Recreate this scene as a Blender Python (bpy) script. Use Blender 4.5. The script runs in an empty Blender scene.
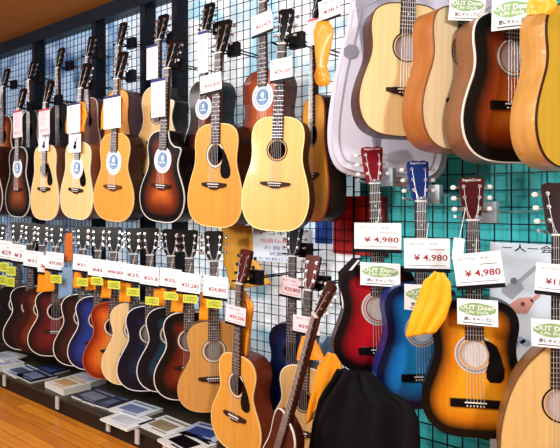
import bpy, math, random
from mathutils import Vector, Matrix
random.seed(7)
S = bpy.context.scene
COL = S.collection
# ------------------------------------------------------------------ camera, light, exposure
F = 600.0                      # focal length in pixels of the 560 px wide frame
YAW = math.radians(40.6)
CAMZ = 1.25
cd = bpy.data.cameras.new('camera'); cam = bpy.data.objects.new('camera', cd); COL.objects.link(cam)
cam.location = (0, 0, CAMZ); cam.rotation_euler = (math.radians(90), 0, YAW)
cd.sensor_width = 36.0; cd.lens = 36.0*F/560.0; cd.shift_y = -23/560.0; cd.clip_start = 0.05
S.camera = cam
S.view_settings.view_transform = 'Standard'; S.view_settings.look = 'None'
S.view_settings.exposure = -0.32; S.view_settings.gamma = 1.0; S.view_settings.use_curve_mapping = False
W = bpy.data.worlds.new('world'); S.world = W; W.use_nodes = True
W.node_tree.nodes['Background'].inputs[0].default_value = (0.90, 0.95, 1.0, 1)
W.node_tree.nodes['Background'].inputs[1].default_value = 0.14
def area(name, loc, target, sx, sy, power, color=(1, 1, 1)):
    l = bpy.data.lights.new(name, 'AREA'); l.shape = 'RECTANGLE'; l.size = sx; l.size_y = sy; l.energy = power; l.color = color
    o = bpy.data.objects.new(name, l); COL.objects.link(o); o.location = loc
    d = Vector(target)-Vector(loc); o.rotation_euler = d.to_track_quat('-Z', 'Y').to_euler(); return o
area('ceiling_tubes', (-1.4, -0.9, 2.46), (-1.6, 2.3, 1.0), 3.2, 0.18, 72, (1.0, 0.99, 0.97))
area('ceiling_tubes', (-4.4, -0.5, 2.46), (-4.6, 2.3, 1.0), 3.2, 0.18, 82, (0.96, 0.98, 1.0))
area('ceiling_tubes', (-1.8, 1.0, 2.48), (-1.8, 1.3, 0.0), 2.4, 0.12, 14, (1.0, 0.99, 0.97))
area('added_fill_light', (-2.1, -0.5, 1.6), (-1.6, 2.3, 1.2), 0.25, 0.25, 36, (1.0, 0.98, 0.96))  # unseen light added from the left to brighten the grey gig bag
area('added_fill_light', (1.5, -0.1, 1.95), (-0.9, 2.1, 1.3), 0.3, 0.3, 58, (1.0, 0.98, 0.96))  # unseen light added from the right for the turned guitar faces

# ------------------------------------------------------------------ measuring helpers
c0, s0 = math.cos(YAW), math.sin(YAW)
def P(px, py, D):
    u = px-280.0; k = F*c0+u*s0
    return Vector((D*(-F*s0+u*c0)/k, D, CAMZ+(201.0-py)*D/k))
def ppm(px, D): return (F*c0+(px-280.0)*s0)/D
def PR(px, py, C, phi):        # where the line of sight through a pixel meets an upright plane turned by phi through C
    u = px-280.0; rx, ry = -s0*F+u*c0, c0*F+u*s0; nx, ny = math.sin(phi), -math.cos(phi); t = (nx*C[0]+ny*C[1])/(nx*rx+ny*ry)
    return ((t*rx-C[0])*math.cos(phi)+(t*ry-C[1])*math.sin(phi), CAMZ+(201.0-py)*t-C[2])
def hpm(px, D, phi):           # horizontal pixels per metre along a direction turned by phi
    p = P(px, 201, D); q = p+Vector((math.cos(phi), math.sin(phi), 0))*0.01
    def pr(v): return F*(v.x*c0+v.y*s0)/(-v.x*s0+v.y*c0)
    return (pr(q)-pr(p))/0.01

# ------------------------------------------------------------------ materials
MC = {}
def lin(c):
    return tuple(((x/255.0)/12.92 if x/255.0 <= 0.04045 else ((x/255.0+0.055)/1.055)**2.4) for x in c)
def mat(key, c, rough=0.4, metal=0.0, coat=0.0, noise=0.0, nscale=(8, 8, 8), bump=0.0, emit=0.0):
    k = (key, c, rough, metal, coat, noise, nscale, bump, emit)
    if k in MC: return MC[k]
    m = bpy.data.materials.new(key); m.use_nodes = True; nt = m.node_tree; b = nt.nodes['Principled BSDF']
    col = lin(c)+(1,)
    b.inputs['Base Color'].default_value = col; b.inputs['Roughness'].default_value = rough; b.inputs['Specular IOR Level'].default_value = 0.12 if sum(c) < 200 and not metal else 0.4
    b.inputs['Metallic'].default_value = metal; b.inputs['Coat Weight'].default_value = coat if sum(c) > 200 else coat*.3; b.inputs['Coat Roughness'].default_value = 0.08
    if noise or bump:
        tc = nt.nodes.new('ShaderNodeTexCoord'); mp = nt.nodes.new('ShaderNodeMapping'); mp.inputs['Scale'].default_value = nscale
        nz = nt.nodes.new('ShaderNodeTexNoise'); nz.inputs['Scale'].default_value = 1.0; nz.inputs['Detail'].default_value = 4
        nt.links.new(tc.outputs['Object'], mp.inputs[0]); nt.links.new(mp.outputs[0], nz.inputs['Vector'])
        if noise:
            mx = nt.nodes.new('ShaderNodeMix'); mx.data_type = 'RGBA'
            mx.inputs[6].default_value = tuple(x*(1-noise) for x in col[:3])+(1,); mx.inputs[7].default_value = tuple(min(1, x*(1+noise)) for x in col[:3])+(1,)
            nt.links.new(nz.outputs[0], mx.inputs[0]); nt.links.new(mx.outputs[2], b.inputs['Base Color'])
        if bump:
            bp = nt.nodes.new('ShaderNodeBump'); bp.inputs['Strength'].default_value = bump; bp.inputs['Distance'].default_value = 0.01
            nt.links.new(nz.outputs[0], bp.inputs['Height']); nt.links.new(bp.outputs[0], b.inputs['Normal'])
    MC[k] = m; return m
def burst(edge, mid, centre, a=0.16, b_=0.42, c_=0.75):
    k = ('burst', edge, mid, centre, a, b_, c_)
    if k in MC: return MC[k]
    m = bpy.data.materials.new('sunburst_finish'); m.use_nodes = True; nt = m.node_tree; b = nt.nodes['Principled BSDF']
    at = nt.nodes.new('ShaderNodeAttribute'); at.attribute_name = 'edge'
    r = nt.nodes.new('ShaderNodeValToRGB'); e = r.color_ramp.elements
    e[0].position = a; e[0].color = lin(edge)+(1,); e[1].position = c_; e[1].color = lin(centre)+(1,)
    x = e.new(b_); x.color = lin(mid)+(1,)
    nt.links.new(at.outputs['Fac'], r.inputs[0])
    tc = nt.nodes.new('ShaderNodeTexCoord'); mp = nt.nodes.new('ShaderNodeMapping'); mp.inputs['Scale'].default_value = (90, 10, 3)
    nz = nt.nodes.new('ShaderNodeTexNoise'); nz.inputs['Scale'].default_value = 1.0
    nt.links.new(tc.outputs['Object'], mp.inputs[0]); nt.links.new(mp.outputs[0], nz.inputs['Vector'])
    mx = nt.nodes.new('ShaderNodeMix'); mx.data_type = 'RGBA'; mx.blend_type = 'MULTIPLY'; mx.inputs[0].default_value = 0.25
    nt.links.new(r.outputs[0], mx.inputs[6]); nt.links.new(nz.outputs[0], mx.inputs[7]); nt.links.new(mx.outputs[2], b.inputs['Base Color'])
    b.inputs['Specular IOR Level'].default_value = 0.2; b.inputs['Roughness'].default_value = 0.35; b.inputs['Coat Weight'].default_value = 0.12; b.inputs['Coat Roughness'].default_value = 0.06
    MC[k] = m; return m
def wood(c, coat=0.15, n=0.18): return mat('varnished_wood', c, 0.4, 0, coat, n, (70, 10, 3))
def sidewood(c): return mat('side_wood', c, 0.35, 0, 0.2, 0.3, (60, 60, 2.5))
BLACK = mat('black_gloss', (14, 13, 14), 0.25, 0, 0.1)
DARK = mat('black_plastic', (20, 20, 24), 0.45)
WHITE = mat('white_plastic', (240, 238, 232), 0.35)
PEARL = mat('pearl_plastic', (228, 228, 226), 0.25)
CHROME = mat('chrome', (215, 215, 220), 0.2, 1.0)
NICKEL = mat('fret_metal', (190, 190, 195), 0.3, 0.8)
STRING = mat('string_metal', (222, 222, 224), 0.35, 0.4)
ROSEWOOD = mat('rosewood', (52, 30, 26), 0.5, 0, 0, 0.3, (60, 60, 4))
PAPER = mat('white_card', (246, 246, 250), 0.6)
PINKPAPER = mat('pinkish_card', (240, 216, 222), 0.6)
REDINK = mat('dark_red_ink', (150, 34, 40), 0.6)
BLACKINK = mat('black_ink', (30, 30, 36), 0.6)
GREENINK = mat('green_ink', (138, 176, 118), 0.6)
YELLOWCARD = mat('yellow_green_card', (205, 214, 70), 0.6)
BLUEINK = mat('blue_ink', (58, 104, 172), 0.6)
NAVYINK = mat('navy_ink', (42, 48, 110), 0.6)

# ------------------------------------------------------------------ mesh helpers
def newmesh(name, verts, faces, mats, fm=None, smooth=False, edge=None):
    me = bpy.data.meshes.new(name); me.from_pydata([tuple(v) for v in verts], [], faces); me.update()
    if not isinstance(mats, (list, tuple)): mats = [mats]
    for m in mats: me.materials.append(m)
    if fm:
        for p, i in zip(me.polygons, fm): p.material_index = i
    if smooth:
        for p in me.polygons: p.use_smooth = True
    if edge is not None:
        a = me.attributes.new('edge', 'FLOAT', 'POINT')
        for i, v in enumerate(edge): a.data[i].value = v
    return me
def link(name, me, parent=None):
    o = bpy.data.objects.new(name, me); COL.objects.link(o)
    if parent: o.parent = parent
    return o
def tag(o, label=None, cat=None, group=None, kind=None):
    if label: o['label'] = label
    if cat: o['category'] = cat
    if group: o['group'] = group
    if kind: o['kind'] = kind
    return o
def empty(name, loc, rot=(0, 0, 0)):
    o = bpy.data.objects.new(name, None); COL.objects.link(o); o.location = loc; o.rotation_euler = rot; o.empty_display_size = 0.05; return o
class MB:
    def __init__(s): s.v = []; s.f = []; s.m = []
    def add(s, v, f, m=0):
        b = len(s.v); s.v += [tuple(x) for x in v]; s.f += [[i+b for i in q] for q in f]; s.m += [m]*len(f); return s
    def box(s, x0, x1, y0, y1, z0, z1, m=0):
        v = [(x, y, z) for x in (x0, x1) for y in (y0, y1) for z in (z0, z1)]
        return s.add(v, [[0, 1, 3, 2], [4, 6, 7, 5], [0, 4, 5, 1], [2, 3, 7, 6], [0, 2, 6, 4], [1, 5, 7, 3]], m)
    def tube(s, a, b, r, n=6, m=0, r2=None, cap=True):
        a = Vector(a); b = Vector(b); d = (b-a).normalized(); up = Vector((0, 0, 1)) if abs(d.z) < 0.9 else Vector((1, 0, 0))
        x = d.cross(up).normalized(); y = d.cross(x); r2 = r if r2 is None else r2; v = []
        for c, rr in ((a, r), (b, r2)):
            for i in range(n):
                t = 2*math.pi*i/n; v.append(c+x*math.cos(t)*rr+y*math.sin(t)*rr)
        f = [[i, (i+1) % n, n+(i+1) % n, n+i] for i in range(n)]
        if cap: f += [list(range(n))[::-1], list(range(n, 2*n))]
        return s.add(v, f, m)
    def prism(s, pts, y0, y1, m=0):      # pts in (x,z); front at y0
        n = len(pts); v = [(x, y0, z) for x, z in pts]+[(x, y1, z) for x, z in pts]
        f = [list(range(n))[::-1], list(range(n, 2*n))]+[[i, (i+1) % n, n+(i+1) % n, n+i] for i in range(n)]
        return s.add(v, f, m)
    def disc(s, cx, cz, rx, rz, y0, y1, n=24, m=0):
        return s.prism([(cx+rx*math.cos(2*math.pi*i/n), cz+rz*math.sin(2*math.pi*i/n)) for i in range(n)], y0, y1, m)
    def ring(s, cx, cz, r0, r1, y0, y1, n=28, m=0):
        v = []
        for rr, y in ((r0, y0), (r1, y0), (r1, y1), (r0, y1)):
            v += [(cx+rr*math.cos(2*math.pi*i/n), y, cz+rr*math.sin(2*math.pi*i/n)) for i in range(n)]
        f = []
        for k in range(4):
            a, b = k*n, ((k+1) % 4)*n
            f += [[a+i, b+i, b+(i+1) % n, a+(i+1) % n] for i in range(n)]
        return s.add(v, f, m)
    def ball(s, c, rx, ry, rz, m=0, n=8):
        v = []; f = []
        for j in range(1, n//2+1):
            ph = math.pi*j/(n//2+1)
            for i in range(n):
                t = 2*math.pi*i/n; v.append((c[0]+rx*math.sin(ph)*math.cos(t), c[1]+ry*math.sin(ph)*math.sin(t), c[2]+rz*math.cos(ph)))
        k = n//2
        for j in range(k-1):
            f += [[j*n+i, j*n+(i+1) % n, (j+1)*n+(i+1) % n, (j+1)*n+i] for i in range(n)]
        f += [list(range(n))[::-1], list(range((k-1)*n, k*n))]
        return s.add(v, f, m)
    def build(s, name, mats, parent=None, smooth=False):
        return link(name, newmesh(name, s.v, s.f, mats, s.m, smooth), parent)
TXT = {}
def text_mesh(body, bold=0.0):
    k = (body, bold)
    if k in TXT: return TXT[k]
    cu = bpy.data.curves.new('lettering', 'FONT'); cu.body = body; cu.size = 1; cu.resolution_u = 2; cu.offset = bold
    o = bpy.data.objects.new('lettering', cu); COL.objects.link(o); bpy.context.view_layer.update()
    dg = bpy.context.evaluated_depsgraph_get(); me = bpy.data.meshes.new_from_object(o.evaluated_get(dg))
    vs = [v.co.copy() for v in me.vertices]; fs = [list(p.vertices) for p in me.polygons]
    bpy.data.objects.remove(o); bpy.data.curves.remove(cu); bpy.data.meshes.remove(me)
    x0 = min(v.x for v in vs); x1 = max(v.x for v in vs); y0 = min(v.y for v in vs); y1 = max(v.y for v in vs)
    TXT[k] = ([((v.x-(x0+x1)/2)/(x1-x0), (v.y-(y0+y1)/2)/(y1-y0)) for v in vs], fs); return TXT[k]
def text(mb, body, cx, cz, w, h, y, m=0, bold=0.0):
    v, f = text_mesh(body, bold); mb.add([(cx+a*w, y, cz+b*h) for a, b in v], f, m)

# ------------------------------------------------------------------ the room
def struct(name, mb, mats): return tag(mb.build(name, mats), kind='structure')
ZC = 2.525
fl = bpy.data.materials.new('laminate_floor'); fl.use_nodes = True
nt = fl.node_tree; b = nt.nodes['Principled BSDF']; tc = nt.nodes.new('ShaderNodeTexCoord')
br = nt.nodes.new('ShaderNodeTexBrick'); br.inputs['Scale'].default_value = 1; br.inputs['Brick Width'].default_value = 0.9; br.inputs['Row Height'].default_value = 0.075
br.inputs['Mortar Size'].default_value = 0.002; br.inputs['Color1'].default_value = lin((222, 142, 40))+(1,); br.inputs['Color2'].default_value = lin((190, 108, 26))+(1,); br.inputs['Mortar'].default_value = lin((120, 70, 25))+(1,)
nz = nt.nodes.new('ShaderNodeTexNoise'); mp = nt.nodes.new('ShaderNodeMapping'); mp.inputs['Scale'].default_value = (3, 40, 1); nz.inputs['Scale'].default_value = 1
nt.links.new(tc.outputs['Object'], br.inputs['Vector']); nt.links.new(tc.outputs['Object'], mp.inputs[0]); nt.links.new(mp.outputs[0], nz.inputs['Vector'])
mx = nt.nodes.new('ShaderNodeMix'); mx.data_type = 'RGBA'; mx.blend_type = 'OVERLAY'; mx.inputs[0].default_value = 0.5
nt.links.new(br.outputs[0], mx.inputs[6]); nt.links.new(nz.outputs[0], mx.inputs[7]); nt.links.new(mx.outputs[2], b.inputs['Base Color']); b.inputs['Roughness'].default_value = 0.35
struct('floor', MB().box(-10, 3, -3, 2.32, -0.05, 0), fl)
struct('ceiling', MB().box(-10, 3, -3, 2.32, ZC, ZC+0.05), mat('tan_ceiling', (180, 120, 44), 0.8, 0, 0, 0.06, (6, 6, 6)))
# backing wall: pale bluish panels, teal part to the right, dark base
def added_glow(dark, light, em):  # emission added to brighten wall panels that otherwise sit in shade
    wm = bpy.data.materials.new('added_glow_panel'); wm.use_nodes = True; nt = wm.node_tree; b = nt.nodes['Principled BSDF']
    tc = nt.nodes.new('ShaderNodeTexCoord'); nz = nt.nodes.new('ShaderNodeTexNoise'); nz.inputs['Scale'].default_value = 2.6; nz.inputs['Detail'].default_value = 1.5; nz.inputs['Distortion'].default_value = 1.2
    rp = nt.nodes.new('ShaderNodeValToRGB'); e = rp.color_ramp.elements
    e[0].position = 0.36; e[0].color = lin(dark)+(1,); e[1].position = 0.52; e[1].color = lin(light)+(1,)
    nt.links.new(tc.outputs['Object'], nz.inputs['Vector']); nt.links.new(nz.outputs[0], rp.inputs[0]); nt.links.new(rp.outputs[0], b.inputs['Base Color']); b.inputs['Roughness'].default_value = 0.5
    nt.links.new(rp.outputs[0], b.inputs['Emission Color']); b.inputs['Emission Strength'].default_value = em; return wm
XT = P(360, 200, 2.3).x
XM = P(177, 200, 2.3).x; XL = P(96, 200, 2.3).x
struct('wall_far_left', MB().box(-10, XL, 2.30, 2.34, 0.42, ZC), added_glow((60, 100, 150), (170, 200, 232), .22))
struct('wall_left', MB().box(XL, XM, 2.30, 2.34, 0.42, ZC), added_glow((100, 150, 196), (214, 230, 248), .35))
struct('wall_back', MB().box(XM, XT, 2.30, 2.34, 0.42, ZC), added_glow((160, 204, 224), (248, 251, 255), .5))
struct('wall_teal', MB().box(XT, 3, 2.30, 2.34, 0, ZC), mat('teal_board', (58, 200, 204), 0.6, 0, 0, 0.12, (2, 2, 2)))
struct('baseboard_back', MB().box(-10, XT, 2.27, 2.34, 0, 0.42), mat('dark_base_panel', (46, 40, 36), 0.5))
struct('trim_1', MB().box(-10, XT, 2.21, 2.30, ZC-0.09, ZC), mat('dark_blue_rail', (22, 28, 38), 0.4))
for i, px in enumerate((36, 96, 145, 177)):
    x = P(px, 200, 2.24).x
    struct('trim_%d' % (i+2), MB().box(x-0.024, x+0.024, 2.22, 2.30, 0.42, ZC-0.09), mat('dark_upright', (20, 24, 32), 0.4))
WIRE = mat('black_wire', (12, 18, 26), 0.4)
def grid(x0, x1, z0, z1, cell, r, label, wm_=WIRE):
    mb = MB(); n = int((x1-x0)/cell)
    for i in range(n+1):
        x = x0+i*(x1-x0)/n; mb.box(x-r, x+r, 2.245-r, 2.245+r, z0, z1)
    n = int((z1-z0)/cell)
    for i in range(n+1):
        z = z0+i*(z1-z0)/n; mb.box(x0, x1, 2.245-3*r, 2.245-r, z-r, z+r)
    tag(mb.build('wire_mesh_panel', wm_), label, 'wire panel', 'wire display panels')
xs = [-7.2]+[P(p, 200, 2.24).x for p in (36, 96, 145, 177)]+[XT]
desc = ['black wire mesh panel at the far left end of the wall', 'black wire mesh panel between the first two dark uprights from the left',
        'narrow black wire mesh panel left of the cutaway guitars', 'narrowest black wire mesh panel between two close uprights',
        'wide black wire mesh panel over white backing in the middle']
for i in range(5): grid(xs[i]+0.04, xs[i+1]-0.04 if i < 4 else XT, 0.30, ZC-0.1, 0.048, 0.0017, desc[i])
grid(XT+0.005, 1.6, 0.03, ZC-0.1, 0.0625, 0.0023, 'black wire mesh panel on the teal board at the right')

# low display platform
mb = MB(); mb.box(-8, -0.2, 1.84, 2.235, 0.0, 0.085)
pl = empty('display_platform', (0, 0, 0)); tag(pl, 'low dark platform under the guitars carrying magazines', 'platform')
mb.build('base', mat('dark_platform_side', (34, 28, 26), 0.35, 0, 0.2, 0.3, (3, 3, 30)), pl)
MB().box(-8, -0.2, 1.826, 2.235, 0.085, 0.10).build('top_board', mat('dark_platform_top', (60, 54, 44), 0.35, 0, 0.2, 0.35, (4, 30, 4)), pl)
for px in (4, 57, 108, 137, 165):
    x = P(px, 400, 1.82).x; MB().box(x-0.015, x+0.015, 1.817, 1.826, 0.03, 0.102).build('edge_clip', mat('clear_clip', (190, 188, 184), .5), pl)

# ------------------------------------------------------------------ guitars
DREAD = [(0, 0), (.30, .003), (.58, .022), (.80, .07), (.94, .15), (1.0, .26), (.97, .37), (.88, .48), (.79, .57), (.75, .64), (.75, .71), (.775, .79), (.765, .87), (.68, .94), (.48, .985), (.25, 1.0), (0, 1.0)]
FOLK = [(0, 0), (.30, .003), (.58, .024), (.81, .08), (.95, .16), (1.0, .26), (.96, .36), (.84, .46), (.71, .55), (.65, .625), (.67, .70), (.72, .78), (.73, .85), (.66, .925), (.48, .98), (.25, 1.0), (0, 1.0)]
CUT = [(0, 0), (.30, .003), (.58, .024), (.81, .08), (.95, .16), (1.0, .26), (.96, .36), (.84, .46), (.71, .55), (.65, .625), (.665, .69), (.71, .74), (.75, .80), (.66, .825), (.50, .83), (.34, .86), (.22, .92), (.16, 1.0), (0, 1.0)]
SPANISH = [(0, 0), (.30, .002), (.60, .022), (.84, .09), (.97, .18), (1.0, .27), (.96, .36), (.86, .46), (.78, .55), (.745, .62), (.755, .70), (.80, .79), (.79, .87), (.70, .94), (.50, .985), (.25, 1.0), (0, 1.0)]
PEAR = [(0, 0), (.30, .003), (.58, .022), (.82, .08), (.96, .17), (1.0, .28), (.985, .40), (.93, .52), (.84, .64), (.71, .75), (.54, .85), (.34, .93), (.18, .985), (0, 1.0)]
def cr(pts, n=3):
    out = []
    for i in range(len(pts)-1):
        p0 = pts[i-1] if i else (-pts[1][0], pts[1][1]); p1, p2 = pts[i], pts[i+1]; p3 = pts[i+2] if i+2 < len(pts) else (-pts[-2][0], pts[-2][1])
        for k in range(n):
            t = k/n
            out.append(tuple(0.5*((2*p1[j])+(-p0[j]+p2[j])*t+(2*p0[j]-5*p1[j]+4*p2[j]-p3[j])*t*t+(-p0[j]+3*p1[j]-3*p2[j]+p3[j])*t**3) for j in (0, 1)))
    out.append(pts[-1]); return out
def outline(shape, Wd, L):
    l = {'dread': DREAD, 'folk': FOLK, 'cut': FOLK, 'spanish': SPANISH, 'pear': PEAR}[shape]; r = CUT if shape == 'cut' else l
    R = [(x*Wd, z*L) for x, z in cr(r)]; Lf = [(-x*Wd, z*L) for x, z in cr(l)]
    return R[:-1]+Lf[::-1][:-1]      # counter-clockwise seen from the front (x right, z up)
def sdist(p, o):
    best = 9
    for i in range(len(o)):
        a = o[i]; b_ = o[(i+1) % len(o)]; dx, dz = b_[0]-a[0], b_[1]-a[1]; l2 = dx*dx+dz*dz or 1e-9
        t = max(0, min(1, ((p[0]-a[0])*dx+(p[1]-a[1])*dz)/l2)); best = min(best, math.hypot(p[0]-a[0]-t*dx, p[1]-a[1]-t*dz))
    return best
def offset(o, d):
    n = len(o); out = []
    for i in range(n):
        a = o[i-1]; b_ = o[(i+1) % n]; tx, tz = b_[0]-a[0], b_[1]-a[1]; l = math.hypot(tx, tz) or 1
        out.append((o[i][0]+tz/l*d, o[i][1]-tx/l*d))
    return out
PEG = {}
def peg_mesh(side, m1, m2):
    k = (side, m1.name, m2.name)
    if k not in PEG:
        mb = MB(); mb.tube((0, -0.010, 0), (0, 0.004, 0), 0.0042, 8, 0); mb.tube((0, -0.002, 0), (0, 0, 0), 0.0075, 10, 0)
        mb.tube((0, 0.012, 0), (side*0.030, 0.012, 0), 0.003, 6, 0); mb.box(side*0.004-0.008, side*0.004+0.008, 0.010, 0.018, -0.009, 0.009)
        mb.ball((side*0.036, 0.012, 0), 0.011, 0.006, 0.0095, 1)
        PEG[k] = newmesh('tuning_peg', mb.v, mb.f, [m1, m2], mb.m)
    return PEG[k]
GUITARS = {}
def guitar(key, label, group, cx, ytop, ybot, yhead, D=1.97, phi=0, hx=None, shape='dread', w=None, depth=0.10, hole=None, bridge=None, hdx=0,
           top=None, side=(70, 40, 30), bind=(235, 230, 215), neckc=(80, 50, 35), headc=(20, 17, 18), pegs='chrome', rosette='dark', guard=None,
           disc=False, liner=None, bridgem='rose', letter=None, fb=ROSEWOOD, roll=None, name='acoustic_guitar', headlen=0.17, headw=1.0, lean=0):
    phi = math.radians(phi); q = ppm(cx, D); L = (ybot-ytop)/q; H = (ybot-yhead)/q; Wd = w or L*0.385
    if roll is None: roll = math.atan2(((hx if hx is not None else cx)-cx)/hpm(cx, D, phi), H); H /= math.cos(roll)
    else: roll = math.radians(roll)
    root = empty(name, P(cx, ybot, D), (lean, roll, phi)); tag(root, label, 'guitar', group)
    GUITARS[key] = dict(root=root, L=L, H=H, W=Wd)
    o = outline(shape, Wd, L); n = len(o)
    zh = ((ybot-hole)/q if hole else L*0.69); zb = ((ybot-bridge)/q if bridge else L*0.37); rh = 0.049*Wd/0.19
    sm = side if not isinstance(side, tuple) else sidewood(side)
    tm = top if not isinstance(top, tuple) else wood(top)
    # sides and back
    v = [(x, 0.0006, z) for x, z in o]+[(x, depth-0.006, z) for x, z in o]+[(x, depth, z) for x, z in offset(o, -0.006)]+[(x*0.55, depth+0.006, L/2+(z-L/2)*0.55) for x, z in o]
    f = [];
    for k in range(3): f += [[k*n+i, k*n+(i+1) % n, (k+1)*n+(i+1) % n, (k+1)*n+i] for i in range(n)]
    f.append(list(range(3*n, 4*n)))
    body = link('body', newmesh('body', v, f, sm, None, True), root)
    # soundboard
    K = 9; v = []; ed = []
    for k in range(K+1):
        t = k/K
        for x, z in o:
            dx, dz = x, z-zh; l = math.hypot(dx, dz); hxp, hzp = dx/l*rh, zh+dz/l*rh
            p = (x+(hxp-x)*t, z+(hzp-z)*t); v.append((p[0], 0, p[1])); ed.append(sdist(p, o)/Wd)
    f = []
    for k in range(K): f += [[k*n+i, (k+1)*n+i, (k+1)*n+(i+1) % n, k*n+(i+1) % n] for i in range(n)]
    f = [q_[::-1] for q_ in f]
    link('soundboard', newmesh('soundboard', v, f, tm, None, False, ed), root)
    if bind:
        oi = offset(o, -0.0035); oo = offset(o, 0.0007)
        v = [(x, -0.0007, z) for x, z in oi]+[(x, -0.0007, z) for x, z in oo]+[(x, 0.005, z) for x, z in oo]+[(x, 0.005, z) for x, z in oi]
        f = []
        for k in range(4):
            k2 = (k+1) % 4; f += [[k*n+i, k*n+(i+1) % n, k2*n+(i+1) % n, k2*n+i] for i in range(n)]
        link('binding', newmesh('binding', v, f, mat('binding', bind, 0.4), None, False), root)
    # rosette
    rc = {'dark': [(40, 26, 22)], 'white': [(225, 222, 214), (90, 80, 76)], 'amber': [(120, 70, 26)], 'wide': [(205, 200, 196), (150, 140, 140)]}[rosette]
    mb = MB(); mb.ring(0, zh, rh*1.10, rh*(1.45 if rosette in ('wide',) else 1.22), -0.0009, -0.0001, 28, 0)
    if len(rc) > 1: mb.ring(0, zh, rh*1.22 if rosette != 'wide' else rh*1.2, rh*1.32, -0.0012, -0.0002, 28, 1)
    mb.build('rosette', [mat('rosette', c, 0.4) for c in rc], root)
    if liner: MB().disc(0, zh, rh*1.08, rh*1.08, 0.008, 0.010).build('soundhole_liner', mat('liner', liner, 0.7), root)
    if disc:
        MB().disc(0, zh, rh*1.45, rh*1.45, -0.0034, -0.0016).build('paper_disc', PAPER, root)
        d = MB(); d.disc(0, zh, rh*0.85, rh*0.85, -0.0040, -0.0035); d.ring(0, zh, rh*1.05, rh*1.12, -0.0040, -0.0035)
        d.disc(0, zh+rh*.2, rh*0.22, rh*0.3, -0.0046, -0.0041, 10, 1); d.box(-rh*.5, rh*.5, -0.0046, -0.0041, zh-rh*.35, zh-rh*.22, 1)
        d.build('blue_emblem', [mat('emblem_blue', (96, 140, 190), 0.6), PAPER], root)
    if guard:
        s = Wd/0.19
        gp = {'tear': [(.030, .035), (.050, .028), (.070, .005), (.090, -.03), (.105, -.068), (.106, -.092), (.094, -.108), (.070, -.112), (.048, -.104), (.038, -.08), (.040, -.05), (.047, -.025), (.050, 0), (.042, .02)],
              'small': [(.030, .052), (.05, .048), (.075, .03), (.09, -.01), (.10, -.05), (.098, -.085), (.085, -.10), (.05, -.10), (.04, -.085), (.038, -.06), (.047, -.03), (.05, 0), (.042, .025)]}[guard]
        MB().prism([(x*s, zh+z*s) for x, z in gp], -0.0022, -0.0002).build('pickguard', BLACK, root)
    # bridge
    bm_ = {'rose': ROSEWOOD, 'black': BLACK, 'brown': mat('brown_bridge', (96, 58, 34), 0.45)}[bridgem]; s = Wd/0.19
    if bridgem == 'black' and liner: bp = [(-.088, -.014), (.088, -.014), (.088, .014), (-.088, .014)]
    else: bp = [(-.082, -.003), (-.060, -.011), (-.036, -.013), (-.018, -.022), (.018, -.022), (.036, -.013), (.060, -.011), (.082, -.003), (.082, .009), (.058, .011), (.034, .013), (-.034, .013), (-.058, .011), (-.082, .009)]
    br_ = MB().prism([(x*s, zb+z*s) for x, z in bp], -0.009, 0.0).build('bridge', bm_, root)
    mb = MB(); mb.box(-.038*s, .038*s, -0.0125, -0.009, zb+.002*s, zb+.006*s); mb.build('saddle', WHITE, br_)
    mb = MB()
    for i in range(6): mb.disc((-.029+.0116*i)*s, zb-.008*s, .0028*s, .0028*s, -0.012, -0.009, 8)
    mb.build('bridge_pins', WHITE, br_)
    # neck, fingerboard
    hl = headlen*(H/1.02); N = H-hl; wb = .029*s; wn = .0225*s; ns = []
    for z, hw in ((L-0.02, wb), (N+0.005, wn)):
        for i in range(9):
            a = math.pi*i/8; ns.append((hw*math.cos(a), 0.0+0.020*math.sin(a), z))
    f = [[i, i+1, 9+i+1, 9+i] for i in range(8)]+[[8, 0, 9, 17], list(range(9))[::-1], list(range(9, 18))]
    nk = mat('neck_wood', neckc, 0.4, 0, 0.2, 0.15, (50, 50, 3)); link('neck', newmesh('neck', ns, f, nk, None, True), root)
    zf = zh+rh*1.05; mb = MB()
    def fw(z): return wb+(wn-wb)*(z-L)/(N-L) if z > zf else wb
    w0, w1 = fw(zf+1e-6), wn
    mb.add([(-w0, -.0065, zf), (w0, -.0065, zf), (w1, -.0065, N), (-w1, -.0065, N), (-w0, -.0001, zf), (w0, -.0001, zf), (w1, -.0001, N), (-w1, -.0001, N)],
           [[0, 1, 2, 3], [7, 6, 5, 4], [0, 4, 5, 1], [1, 5, 6, 2], [2, 6, 7, 3], [3, 7, 4, 0]], 0)
    sc = N-zb; k = 1
    while k < 21:
        z = N-sc*(1-2**(-k/12.0))
        if z < zf+0.006: break
        hw = fw(z); mb.box(-hw, hw, -0.0078, -0.0064, z-0.0011, z+0.0011, 1)
        if k in (3, 5, 7, 9, 12, 15):
            zz = N-sc*(1-2**(-(k-0.5)/12.0)); mb.disc(0, zz, .0035*s, .0035*s, -.0072, -.0064, 8, 2)
        k += 1
    mb.build('fingerboard', [fb, NICKEL, WHITE], root)
    MB().box(-wn, wn, -.0095, 0.002, N-0.001, N+0.004).build('nut', WHITE, root)
    # headstock
    a = math.radians(11); hs = bpy.data.objects.new('headstock', None)
    w2 = .036*s*headw; w3 = .041*s*headw
    hp = [(-wn, 0), (wn, 0), (w2*.80, .018), (w2*.93, .04), (w3, hl*.9), (w3*.96, hl*.965), (w3*.55, hl), (0, hl*.985), (-w3*.55, hl), (-w3*.96, hl*.965), (-w3, hl*.9), (-w2*.93, .04), (-w2*.80, .018)]
    hm = MB().prism(hp, 0, 0.015)
    h = hm.build('headstock', headc if not isinstance(headc, tuple) else mat('headstock_finish', headc, 0.2, 0, 0.0), root)
    h.location = (0, 0, N+0.003); h.rotation_euler = (-a, 0, 0)
    pm = {'chrome': (CHROME, CHROME), 'pearl': (CHROME, PEARL), 'black': (CHROME, DARK)}[pegs]
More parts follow.
